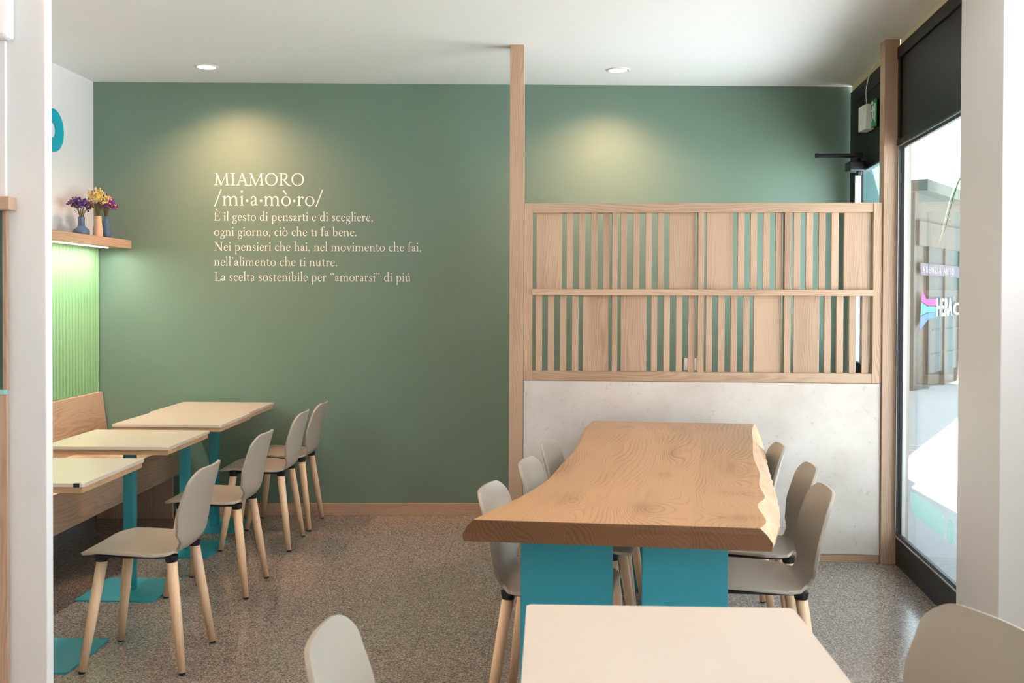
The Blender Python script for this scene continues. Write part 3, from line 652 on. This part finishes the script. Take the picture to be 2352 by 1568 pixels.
def bouquet(label, base, z0, spread, height, blooms, nstem, lean=(0, 0)):
    t = thing('dried_bouquet', label, 'dried flowers', (base[0], base[1], base[2] + z0), 0, 'dried flowers on the oak shelf')
    bm = bmesh.new(); tips = []
    for i in range(nstem):
        a = random.uniform(0, 2 * PI); q = math.sqrt(random.random()); h = height * random.uniform(0.62, 1.0) * (1 - 0.25 * q)
        e = Vector((lean[0] + spread * q * math.cos(a), lean[1] + spread * q * math.sin(a), h))
        tube(bm, spline([(0.006 * math.cos(a), 0.006 * math.sin(a), -0.02), (e.x * 0.4, e.y * 0.4, h * 0.5), e], 4), 0.0011, 4); tips.append(e)
    link('stems', bm, M['stem'], t)
    groups = {}
    for i, e in enumerate(tips): groups.setdefault(blooms[i % len(blooms)], []).append(e)
    for col_, es in groups.items():
        bm = bmesh.new()
        for e in es:
            for k in range(random.randint(14, 20)):
                o = Vector((random.gauss(0, 0.010), random.gauss(0, 0.010), random.gauss(0, 0.009)))
                mt = Matrix.Translation(e + o) @ Matrix.Diagonal((1, random.uniform(.7, 1), random.uniform(.6, 1), 1)) 
                bmesh.ops.create_icosphere(bm, subdivisions=1, radius=random.uniform(0.004, 0.0075), matrix=mt)
        for v in bm.verts: v.co += Vector((random.uniform(-1, 1), random.uniform(-1, 1), random.uniform(-1, 1))) * 0.0012
        link('blossoms', bm, M[col_], t)['label'] = {'ivory': 'ivory', 'yellow': 'yellow', 'violet': 'violet', 'magenta': 'magenta', 'brown': 'brown'}[col_] + ' dried blossoms'
bouquet('dried violet and brown flowers in the squat blue vase', VA, 0.115, 0.062, 0.125, ['violet', 'brown', 'violet', 'ivory', 'violet', 'brown'], 26)
bouquet('dried yellow and ivory flowers in the beige vase', VB, 0.13, 0.060, 0.175, ['yellow', 'yellow', 'ivory', 'yellow', 'violet'], 34, (0, -0.02))
bouquet('dried magenta flowers in the tall blue vase', VC, 0.138, 0.050, 0.13, ['magenta', 'magenta', 'violet', 'ivory', 'magenta'], 26, (0.005, 0.0))

# ------------------------------------------------------------------ counter fittings at the far left
cb = thing('wall_niche', 'oak framed niche with dark teal back on the stub wall, far left edge', 'niche', (-1.567, 2.899, 0))
def nb(name, lo, hi, mat, bev=0.001): return box(name, lo, hi, mat, cb, bev)
nb('upper_box', (-0.9, -0.05, 2.195), (0.022, 0.0, CE - 0.01), M['white'], 0.012)
nb('upper_panel', (-0.9, -0.012, 1.735), (-0.004, 0.0, 2.194), M['white'])
nb('ledge', (-0.9, -0.045, 1.697), (0.023, 0.0, 1.735), M['oak_x'])
nb('upright', (-0.012, -0.016, 1.17), (0.0, 0.0, 1.696), M['oak_z'])
nb('back_panel', (-0.9, -0.004, 1.17), (-0.0125, 0.0, 1.696), M['tealdark'])
nb('sill', (-0.9, -0.018, 1.155), (-0.006, 0.0, 1.1695), M['mint'])
nb('lower_panel', (-0.9, -0.014, 0.0), (-0.002, 0.0, 1.1545), M['oak_z'])

# ------------------------------------------------------------------ chairs
def make_chair(label, group):
    t = thing('dining_chair', label, 'chair', group=group)
    prof = spline([(-0.213, 0.444, 0), (-0.195, 0.454, 0), (-0.12, 0.458, 0), (0.0, 0.452, 0), (0.10, 0.447, 0), (0.155, 0.456, 0), (0.190, 0.490, 0), (0.203, 0.540, 0), (0.214, 0.60, 0), (0.232, 0.68, 0), (0.249, 0.745, 0), (0.257, 0.777, 0)], 110)
    ds = [0.0]
    for a, b in zip(prof, prof[1:]): ds.append(ds[-1] + (b - a).length)
    tot = ds[-1]
    bm = bmesh.new(); NV = 20; rows = []
    for p, d in zip(prof, ds):
        s = d / tot
        # half width along the shell: wide seat, waist at the bend, wide back that narrows to the top
        keys = [(0, .185), (.10, .197), (.32, .203), (.42, .198), (.475, .178), (.535, .126), (.585, .138), (.66, .176), (.76, .189), (.92, .176), (1, .168)]
        hw = keys[-1][1]
        for (s0, w0), (s1, w1_) in zip(keys, keys[1:]):
            if s0 <= s <= s1:
                u = (s - s0) / (s1 - s0); u = u * u * (3 - 2 * u); hw = w0 + (w1_ - w0) * u; break
        for dd, r in ((d, 0.07), (tot - d, 0.075)):
            if dd < r: hw = hw - r + math.sqrt(max(r * r - (r - dd) ** 2, 0)) + 0.0
        backf = min(1, max(0, (s - 0.46) / 0.12)); seatf = 1 - backf
        row = []
        for j in range(NV + 1):
            v = -1 + 2 * j / NV; y = hw * v; e = (y / 0.2) ** 2
            x = p.x - 0.040 * e * backf; z = p.y + 0.012 * e * seatf * min(1, s / 0.12)
            row.append(bm.verts.new((x, y, z)))
        rows.append(row)
    for a, b in zip(rows, rows[1:]):
        for j in range(NV): bm.faces.new((a[j], a[j + 1], b[j + 1], b[j]))
    s_ = link('seat_shell', bm, M['shell'], t, smooth=True)
    md = s_.modifiers.new('thickness', 'SOLIDIFY'); md.thickness = 0.011; md.offset = 0.0
    mb = s_.modifiers.new('rounding', 'BEVEL'); mb.width = 0.0045; mb.segments = 2; mb.limit_method = 'ANGLE'; mb.angle_limit = R(50)
    # black underframe: two shallow side arms, each with a socket at the ends, and a cross plate
    bm = bmesh.new()
    for sy in (-1, 1):
        for sx in (-1, 1):
            lathe(bm, [(0.0225, 0.421), (0.0245, 0.432), (0.026, 0.446)], 16, (sx * 0.135, sy * 0.128, 0))
        bx(bm, (-0.145, sy * 0.128 - 0.018, 0.434), (0.145, sy * 0.128 + 0.018, 0.446), 0.004)
    bx(bm, (-0.16, -0.09, 0.433), (0.12, 0.09, 0.444), 0.003)
    link('underframe', bm, M['blackp'], t)['label'] = 'black plastic underframe'
    for sx in (-1, 1):
        for sy in (-1, 1):
            bm = bmesh.new(); tube(bm, [(sx * 0.135, sy * 0.128, 0.425), (sx * 0.165, sy * 0.152, 0.21), (sx * 0.193, sy * 0.177, 0.009)], [0.021, 0.0195, 0.0145], 18)
            lg = link('leg', bm, M['ash'], t, smooth=True); lg['label'] = 'pale ash wood leg'
            bm = bmesh.new(); lathe(bm, [(0.0125, 0.0), (0.0125, 0.010)], 14, (sx * 0.194, sy * 0.178, 0)); link('foot_glide', bm, M['blackp'], lg)
    return t
G1, G2, G3 = 'chairs along the bench tables', 'chairs around the live-edge table', 'chairs at the foreground table'
ch = make_chair('taupe shell chair nearest the camera in the row facing the bench', G1)
ch.location = (-1.555, 3.925, 0)
def seat(x, y, rz, label, group):
    c = dup(ch, (x, y, 0), R(rz), label); c['group'] = group; return c
seat(-1.592, 4.877, 0, 'second taupe chair in the bench row, behind the nearest one', G1)
seat(-1.612, 5.757, 1, 'third taupe chair in the bench row, at the nearer of the joined tables', G1)
seat(-1.606, 6.246, 0, 'taupe chair in the bench row right against the green wall', G1)
seat(0.770, 3.55, -4, 'taupe chair on the window side of the live-edge table, nearest the camera', G2)
seat(0.845, 4.02, -5, 'taupe chair on the window side of the live-edge table, middle of three', G2)
seat(0.855, 4.58, -5, 'taupe chair on the window side of the live-edge table, nearest the slat screen', G2)
seat(0.055, 3.475, 168, 'taupe chair on the left side of the live-edge table, nearest the camera', G2)
seat(0.182, 4.045, 168, 'taupe chair on the left side of the live-edge table, middle of three', G2)
seat(0.270, 4.575, 168, 'taupe chair on the left side of the live-edge table, nearest the slat screen', G2)
seat(0.720, 2.03, 19, 'tan looking chair right of the cream foreground table, cut by the frame', G3)
seat(-0.190, 1.965, 178, 'pale grey chair left of the cream foreground table, only its back showing', G3)

# ------------------------------------------------------------------ small tables
def make_table(label, group):
    t = thing('cafe_table', label, 'table', group=group)
    bm = bmesh.new(); prism(bm, rrect(-0.30, -0.287, 0.30, 0.287, 0.010), 0.736, 0.75, 0.002); link('tabletop', bm, M['cream'], t)
    bm = bmesh.new(); bx(bm, (-0.292, -0.279, 0.712), (0.292, 0.279, 0.736), 0.001); link('underlayer', bm, M['ply'], t)['label'] = 'oak underlayer of the tabletop'
    bm = bmesh.new(); bx(bm, (-0.025, -0.025, 0.008), (0.025, 0.025, 0.706), 0.003); bx(bm, (-0.12, -0.12, 0.706), (0.12, 0.12, 0.712)); link('pole', bm, M['teal'], t)
    bm = bmesh.new(); prism(bm, rrect(-0.19, -0.19, 0.19, 0.19, 0.012), 0.0, 0.008, 0.002); link('base_plate', bm, M['teal'], t)
    return t
GT = 'cream cafe tables along the bench'
tb = make_table('cream table nearest the camera in the bench row, beside the stub wall', GT)
tb.location = (-1.990, 3.925, 0)
bm = bmesh.new(); bx(bm, (0.262, -0.2885, 0.7355), (0.285, -0.270, 0.7505), 0.001); 
dup(tb, (-2.005, 4.815, 0), 0, 'cream table alone in the middle of the bench row')
dup(tb, (-2.015, 5.600, 0), 0, 'cream table joined to the one at the green wall, its nearer half')
dup(tb, (-2.035, 6.176, 0), 0, 'cream table pushed against the green wall at the end of the bench')
link('corner_clip', bm, M['blackp'], tb)['label'] = 'small black clip on the table edge'
fg = dup(tb, (0.270, 1.965, 0), R(-0.5), 'cream square table in the foreground, in front of the live-edge table')
fg['group'] = 'cream tables in the foreground'
for c in list(fg.children):
    if c.name.startswith('corner_clip'): bpy.data.objects.remove(c)

# ------------------------------------------------------------------ live-edge table
TA = R(10.4)
def loc_(x, y):                                            # world to table coordinates (across, along)
    return (x * math.cos(TA) - y * math.sin(TA), x * math.sin(TA) + y * math.cos(TA))
LT = thing('live_edge_table', 'long live-edge timber table on teal plate legs in front of the slat screen', 'table', (0, 0, 0), -TA)
def at_z(px, py, z):
    d = fwd + rgt * ((px - 1176) / F) + upp * (-(py - 784 - cd.shift_y * 2352) / F); t = (z - CAM_H) / d.z
    return loc_(d.x * t, d.y * t)
TZ1, TZ0 = 0.77, 0.703
left_top = [at_z(x, y, TZ1) for x, y in ((1087, 1193), (1130, 1172), (1174, 1151), (1203, 1137), (1260, 1100), (1300, 1056), (1325, 1031), (1341, 999), (1353, 974), (1363, 966))]
right_top = [at_z(x, y, TZ1) for x, y in ((1746, 1213), (1760, 1196), (1740, 1160), (1757, 1142), (1744, 1114), (1745, 1086), (1731, 1050), (1729, 1012), (1728, 985), (1733, 973))]
right_out = [at_z(x, y, 0.735) for x, y in ((1776, 1240), (1788, 1200), (1790, 1172), (1786, 1142), (1773, 1095), (1761, 1054), (1752, 1012), (1742, 985), (1740, 978))]
def resample(pts, n):
    P = spline([(a, b, 0) for a, b in pts], 400); out = []
    y0, y1 = P[0].y, P[-1].y
    for k in range(n + 1):
        y = y0 + (y1 - y0) * k / n; out.append(min(P, key=lambda p: abs(p.y - y)).copy())
    return out
NS = 70
Ls, Rs, Ro = resample(left_top, NS), resample(right_top, NS), resample(right_out, NS)
bm = bmesh.new(); secs = []
for k in range(NS + 1):
    l, r, o = Ls[k], Rs[k], Ro[k]
    wob = 0.004 * noise.noise(Vector((0, k * 0.35, 3))); wr = 0.006 * noise.noise(Vector((5, k * 0.5, 1)))
    ox = max(o.x + wr, r.x + 0.012); yk = lambda t: l.y + (r.y - l.y) * t
    pr = [(l.x - 0.030 + wob, l.y, TZ0), (l.x - 0.034 + wob, l.y, TZ0 + 0.02), (l.x - 0.020 + wob, l.y, TZ1 - 0.02), (l.x, l.y, TZ1)]
    pr += [(l.x + (r.x - l.x) * t, yk(t), TZ1) for t in (0.2, 0.4, 0.6, 0.8)]
    pr += [(r.x, r.y, TZ1), (r.x + (ox - r.x) * 0.55, r.y, TZ1 - 0.02), (ox, r.y, TZ0 + 0.022), (ox - 0.004, r.y, TZ0)]
    secs.append([bm.verts.new(p) for p in pr])
n = len(secs[0])
for a, b in zip(secs, secs[1:]):
    for j in range(n):
        f = bm.faces.new((a[j], a[(j + 1) % n], b[(j + 1) % n], b[j]))
        if j in (8, 9, 10): f.material_index = 1
bm.faces.new(secs[0]).material_index = 2; bm.faces.new(secs[-1][::-1]).material_index = 2
link('tabletop', bm, [M['slab'], M['bark'], M['end']], LT)
def plate(cxw, cyw, half, ang, label=None):
    a, b = loc_(cxw, cyw)
    bm = bmesh.new(); bx(bm, (-half, -0.006, 0.0), (half, 0.006, TZ0 - 0.0005), 0.0015)
    return link('leg', bm, M['teal'], LT, loc=(a, b, 0), rot=(0, 0, ang))
for k, (px, py) in enumerate(((0.088, 3.15), (0.452, 3.09), (0.410, 4.93), (0.775, 4.87))):
    plate(px, py, 0.146 if k % 2 == 0 else 0.133, TA)
for px, py in ((0.330, 3.10), (0.652, 4.88)):
    a, b = loc_(px, py); bm = bmesh.new(); vs_ = []
    for dx in (-0.005, 0.005): vs_ += [bm.verts.new((dx, 0.007, 0.0)), bm.verts.new((dx, 0.26, 0.0)), bm.verts.new((dx, 0.007, 0.36))]
    for f in ((0, 1, 2), (5, 4, 3), (0, 3, 4, 1), (1, 4, 5, 2), (2, 5, 3, 0)): bm.faces.new([vs_[i] for i in f])
    link('gusset', bm, M['teal'], LT, loc=(a, b, 0))

# ------------------------------------------------------------------ ceiling downlights
def downlight(x, y, label, group, watts, aim=(0, 0), ang=100, col=WARM):
    t = thing('downlight', label, 'ceiling light', (x, y, CE), 0, group)
    bm = bmesh.new(); lathe(bm, [(0.073, 0.001), (0.073, -0.004), (0.066, -0.007), (0.056, -0.006), (0.050, 0.0005)], 36, cap=False); link('trim_ring', bm, M['whitep'], t, smooth=True)
    bm = bmesh.new(); lathe(bm, [(0.0, -0.004), (0.055, -0.004)], 32, cap=False); bmesh.ops.remove_doubles(bm, verts=bm.verts, dist=1e-6); link('lens', bm, M['lens'], t)['label'] = 'glowing lens'
    l = bpy.data.lights.new('spot', 'SPOT'); l.energy = watts; l.color = col; l.spot_size = R(ang); l.spot_blend = 1.0; l.shadow_soft_size = 0.045
    o = bpy.data.objects.new('spot', l); C.objects.link(o); o.location = (x, y, CE - 0.02)
    d = Vector((aim[0], aim[1], -1)); o.rotation_euler = d.to_track_quat('-Z', 'Y').to_euler()
    return t
GD = 'round ceiling downlights'
downlight(-2.04, 6.045, 'round lit ceiling spotlight left of the tall oak post', GD, LAMP_WALL, (0.12, 0.12), 140)
downlight(0.477, 6.165, 'round lit ceiling spotlight right of the tall oak post, above the slat screen', GD, LAMP_WALL * 0.8, (-0.05, 0.12), 135)
downlight(-1.72, 2.78, 'round lit ceiling spotlight close to the stub wall above the oak niche', GD, 45, (0, 0), 130)
for x, y in ((-2.2, 3.7), (-0.9, 3.2), (-2.4, 0.9), (-0.6, -0.2), (0.9, -0.2), (-0.6, -1.6), (0.6, -1.6), (-2.0, -1.0)):  # unseen lamps added to fill the room with warm light
    downlight(x, y, 'unseen ceiling spotlight added as fill over the front of the room', 'unseen fill downlights added over the front of the room', LAMP_FILL, (0, 0), 140, NEUTRAL)

# ------------------------------------------------------------------ fittings at the door
dc = thing('door_closer', 'black hydraulic door closer with long arm on the far door', 'door closer', (2.005, 6.25, 2.25))
bm = bmesh.new(); bx(bm, (-0.10, -0.05, -0.02), (-0.005, 0.05, 0.04), 0.008); bx(bm, (-0.04, -0.02, -0.045), (-0.015, 0.02, -0.018), 0.004); link('closer_body', bm, M['blackp'], dc)
bm = bmesh.new(); tube(bm, [(-0.02, 0.0, 0.085), (-0.27, 0.06, 0.090)], 0.009, 10); tube(bm, [(-0.27, 0.06, 0.082), (-0.05, 0.03, 0.075)], 0.007, 10); bx(bm, (-0.06, -0.03, 0.06), (-0.012, 0.03, 0.095), 0.004); bx(bm, (-0.045, -0.015, 0.03), (-0.02, 0.015, 0.07), 0.003); lathe(bm, [(0.014, 0.075), (0.014, 0.10)], 12, (-0.27, 0.06, 0)); link('closer_arm', bm, M['blackp'], dc)
eb = thing('emergency_light', 'white emergency light box with green exit plate above the far door', 'exit sign', (1.985, 6.02, 2.45))
bm = bmesh.new(); bx(bm, (-0.055, -0.03, 0.0), (0.0, 0.10, 0.15), 0.004); link('housing', bm, M['whitep'], eb)
bm = bmesh.new(); bx(bm, (-0.049, -0.034, 0.06), (-0.010, -0.030, 0.135), 0.0015); bx(bm, (-0.045, -0.0355, 0.085), (-0.014, -0.0335, 0.094)); link('cover_plate', bm, M['whitep'], eb)
bm = bmesh.new(); bx(bm, (-0.022, -0.125, 0.005), (-0.018, -0.032, 0.165)); link('exit_plate', bm, M['greensign'], eb)['label'] = 'green plate with a white pictogram'
bm = bmesh.new()
for y0, z0, y1, z1 in ((-0.105, 0.03, -0.105, 0.14), (-0.105, 0.085, -0.07, 0.13), (-0.07, 0.13, -0.05, 0.10), (-0.07, 0.13, -0.072, 0.08), (-0.072, 0.08, -0.05, 0.04), (-0.072, 0.08, -0.09, 0.045)):
    tube(bm, [(-0.023, y0, z0), (-0.023, y1, z1)], 0.004, 6)
bmesh.ops.create_icosphere(bm, subdivisions=2, radius=0.009, matrix=Matrix.Translation((-0.023, -0.062, 0.148))); link('pictogram', bm, M['whitep'], eb)
bm = bmesh.new(); tube(bm, spline([(1.960, 6.05, 2.60), (1.955, 6.06, 2.68), (1.965, 6.03, 2.78), (1.985, 5.98, CE - 0.003)], 16), 0.0035, 8); tag(link('cable', bm, M['whitep'], smooth=True), 'grey cable running from the emergency light box up to the ceiling', 'cable')
ss = thing('wall_switch', 'white switch plate on the green wall behind the slat screen', 'switch', on_wall(3.935, 0.001, 1.003), GA)
bm = bmesh.new(); bx(bm, (-0.045, -0.010, -0.04), (0.045, 0.0, 0.04), 0.003); link('cover_plate', bm, M['whitep'], ss)
for k in range(3):
    bm = bmesh.new(); bx(bm, (-0.033 + k * 0.0225, -0.0125, -0.024), (-0.0125 + k * 0.0225, -0.0095, 0.024), 0.001); link('rocker', bm, M['whitep'], ss)
# tall potted plant on the pavement, mostly behind the column
pl = thing('potted_plant', 'tall potted plant with long drooping green leaves on the pavement outside the window', 'plant', (2.40, 5.05, -0.06))
bm = bmesh.new(); lathe(bm, [(0.13, 0.0), (0.17, 0.36), (0.175, 0.38), (0.155, 0.38), (0.15, 0.34)], 24); link('pot', bm, M['whitep'], pl, smooth=True)
bm = bmesh.new(); tube(bm, [(0, 0, 0.3), (0.02, 0, 1.2), (0, 0, 2.2)], [0.03, 0.025, 0.02], 10); link('trunk', bm, M['stem'], pl)
for k in range(11):
    a = PI + (k - 0.0) * 2 * PI / 11; ln = 0.30 if k else 0.30
    bm = bmesh.new(); q = None
    dx, dy = math.cos(a), math.sin(a); drop = 0.30 if k == 0 else random.uniform(0.05, 0.4)
    P = spline([(0, 0, 2.15), (dx * ln * 0.5, dy * ln * 0.5, 2.20), (dx * ln * 0.98, dy * ln * 0.98, 2.12), (dx * (ln + 0.08), dy * (ln + 0.08), 2.12 - drop)], 14)
    for i, p in enumerate(P):
        h = 0.016 * math.sin(PI * (0.1 + 0.88 * i / 14)); sd = Vector((-dy, dx, 0)) * h
        c = (bm.verts.new(p + sd), bm.verts.new(p + Vector((0, 0, -0.004))), bm.verts.new(p - sd))
        if q: bm.faces.new((q[0], q[1], c[1], c[0])); bm.faces.new((q[1], q[2], c[2], c[1]))
        q = c
    link('leaf', bm, M['leaf'], pl)

# ------------------------------------------------------------------ the street outside
g = struct(box('street_ground', (wl(0) + 0.2, -30, -0.35), (60, 60, -0.06), M['pave']))
for v in g.data.vertices:
    if v.co.x < 0:
        wy = v.co.y + g.location.y; v.co.x = wl(wy) + 0.05 - g.location.x
def facade():
    P0 = Vector((6.02, 16.2, -0.06)); A = R(36)
    t = thing('shop_building', 'low shop building with sign band and logo across the street', 'building', P0, PI / 2 - A)
    Bx = lambda name, x0, x1, y0, y1, z0, z1, mat: box(name, (x0, y0, z0), (x1, y1, z1), mat, t)
    Bx('wall', 0, 14, 0.0, 5, 0.0, 3.20, M['render'])
    Bx('roof_edge', -0.2, 14, -0.25, 5, 3.20, 3.38, M['concrete'])
    Bx('lintel', 0.05, 14, -0.06, 0.0, 2.35, 2.75, M['concrete'])
    Bx('shop_window', 0.6, 6.0, -0.05, 0.0, 0.25, 2.35, M['shopglass'])
    for x in (0.55, 1.55, 2.55, 3.6): Bx('window_post', x, x + 0.08, -0.08, 0.0, 0.0, 2.35, M['concrete'])
    for z in (0.55, 0.95): Bx('shelf_line', 0.9, 5.5, -0.06, -0.05, z, z + 0.02, M['concrete'])
    Bx('sign_band', 0.09, 4.4, -0.075, -0.06, 1.87, 2.07, M['lilac'])
    def txt(s, x, z, h, wdt, mat, name, bold=0.0):
        cu = bpy.data.curves.new('txt', 'FONT'); cu.body = s; cu.size = 1.0; cu.offset = bold
        to = bpy.data.objects.new('txt', cu); C.objects.link(to); dg = bpy.context.evaluated_depsgraph_get(); me = bpy.data.meshes.new_from_object(to.evaluated_get(dg))
        bpy.data.objects.remove(to)
        xs = [v.co.x for v in me.vertices]; ys = [v.co.y for v in me.vertices]
        kx = wdt / (max(xs) - min(xs)); kz = h / (max(ys) - min(ys)); mx_, my_ = min(xs), min(ys)
        for v in me.vertices: v.co = Vector((x + (v.co.x - mx_) * kx, -0.082, z + (v.co.y - my_) * kz))
        me.materials.append(mat); o = bpy.data.objects.new(name, me); C.objects.link(o); o.parent = t
    txt('A G E N Z I A   A U T O', 0.17, 1.915, 0.11, 1.95, M['signwhite'], 'sign_text')
    txt('HERA', 1.03, 1.19, 0.31, 1.02, M['signwhite'], 'logo_text', 0.02); txt('c', 2.12, 1.20, 0.22, 0.45, M['signwhite'], 'logo_text')
    for pts, mat in (([(0.74, 1.56), (0.95, 1.40), (1.48, 1.40), (1.48, 1.27), (1.0, 1.28), (0.70, 1.36)], M['pink']), ([(0.69, 1.34), (1.0, 1.26), (1.46, 1.25), (1.46, 1.15), (1.0, 1.14), (0.66, 1.08)], M['aqua']), ([(0.655, 1.06), (1.0, 1.125), (1.44, 1.135), (1.44, 1.03), (1.05, 1.0), (0.63, 0.80)], M['sky_blue'])):
        bm = bmesh.new(); bm.faces.new([bm.verts.new((0.05 + (x - 0.63) * 1.12, -0.081, 0.98 + (z - 0.80) * 0.842)) for x, z in pts]); link('logo_stripe', bm, mat, t)
facade()
# white jamb of the neighbouring house and the house itself
nh = thing('neighbour_house', 'tall pale house next door with an added dark teal sheet behind the far glass door', 'building', (2.15, 7.15, -0.06))
box('wall', (-6.0, 0.0, 0), (0.0, 8.6, 18), M['render'], nh)
box('dark_backing', (0.0, -0.2, 0), (0.222, -0.02, 2.45), M['tealdark'], nh)  # added teal sheet standing in for the reflection that darkens the door glass
for k, y in enumerate((9.86, 10.2)): tag(box('paving_strip', (2.9, y, -0.06), (9.0, y + 0.05, -0.055), M['concrete2']), 'thin grey strip across the pavement, ' + ('nearer the window' if k == 0 else 'farther from the window'), 'strip', 'thin strips in the street')  # thin grey strips set flat across the paving
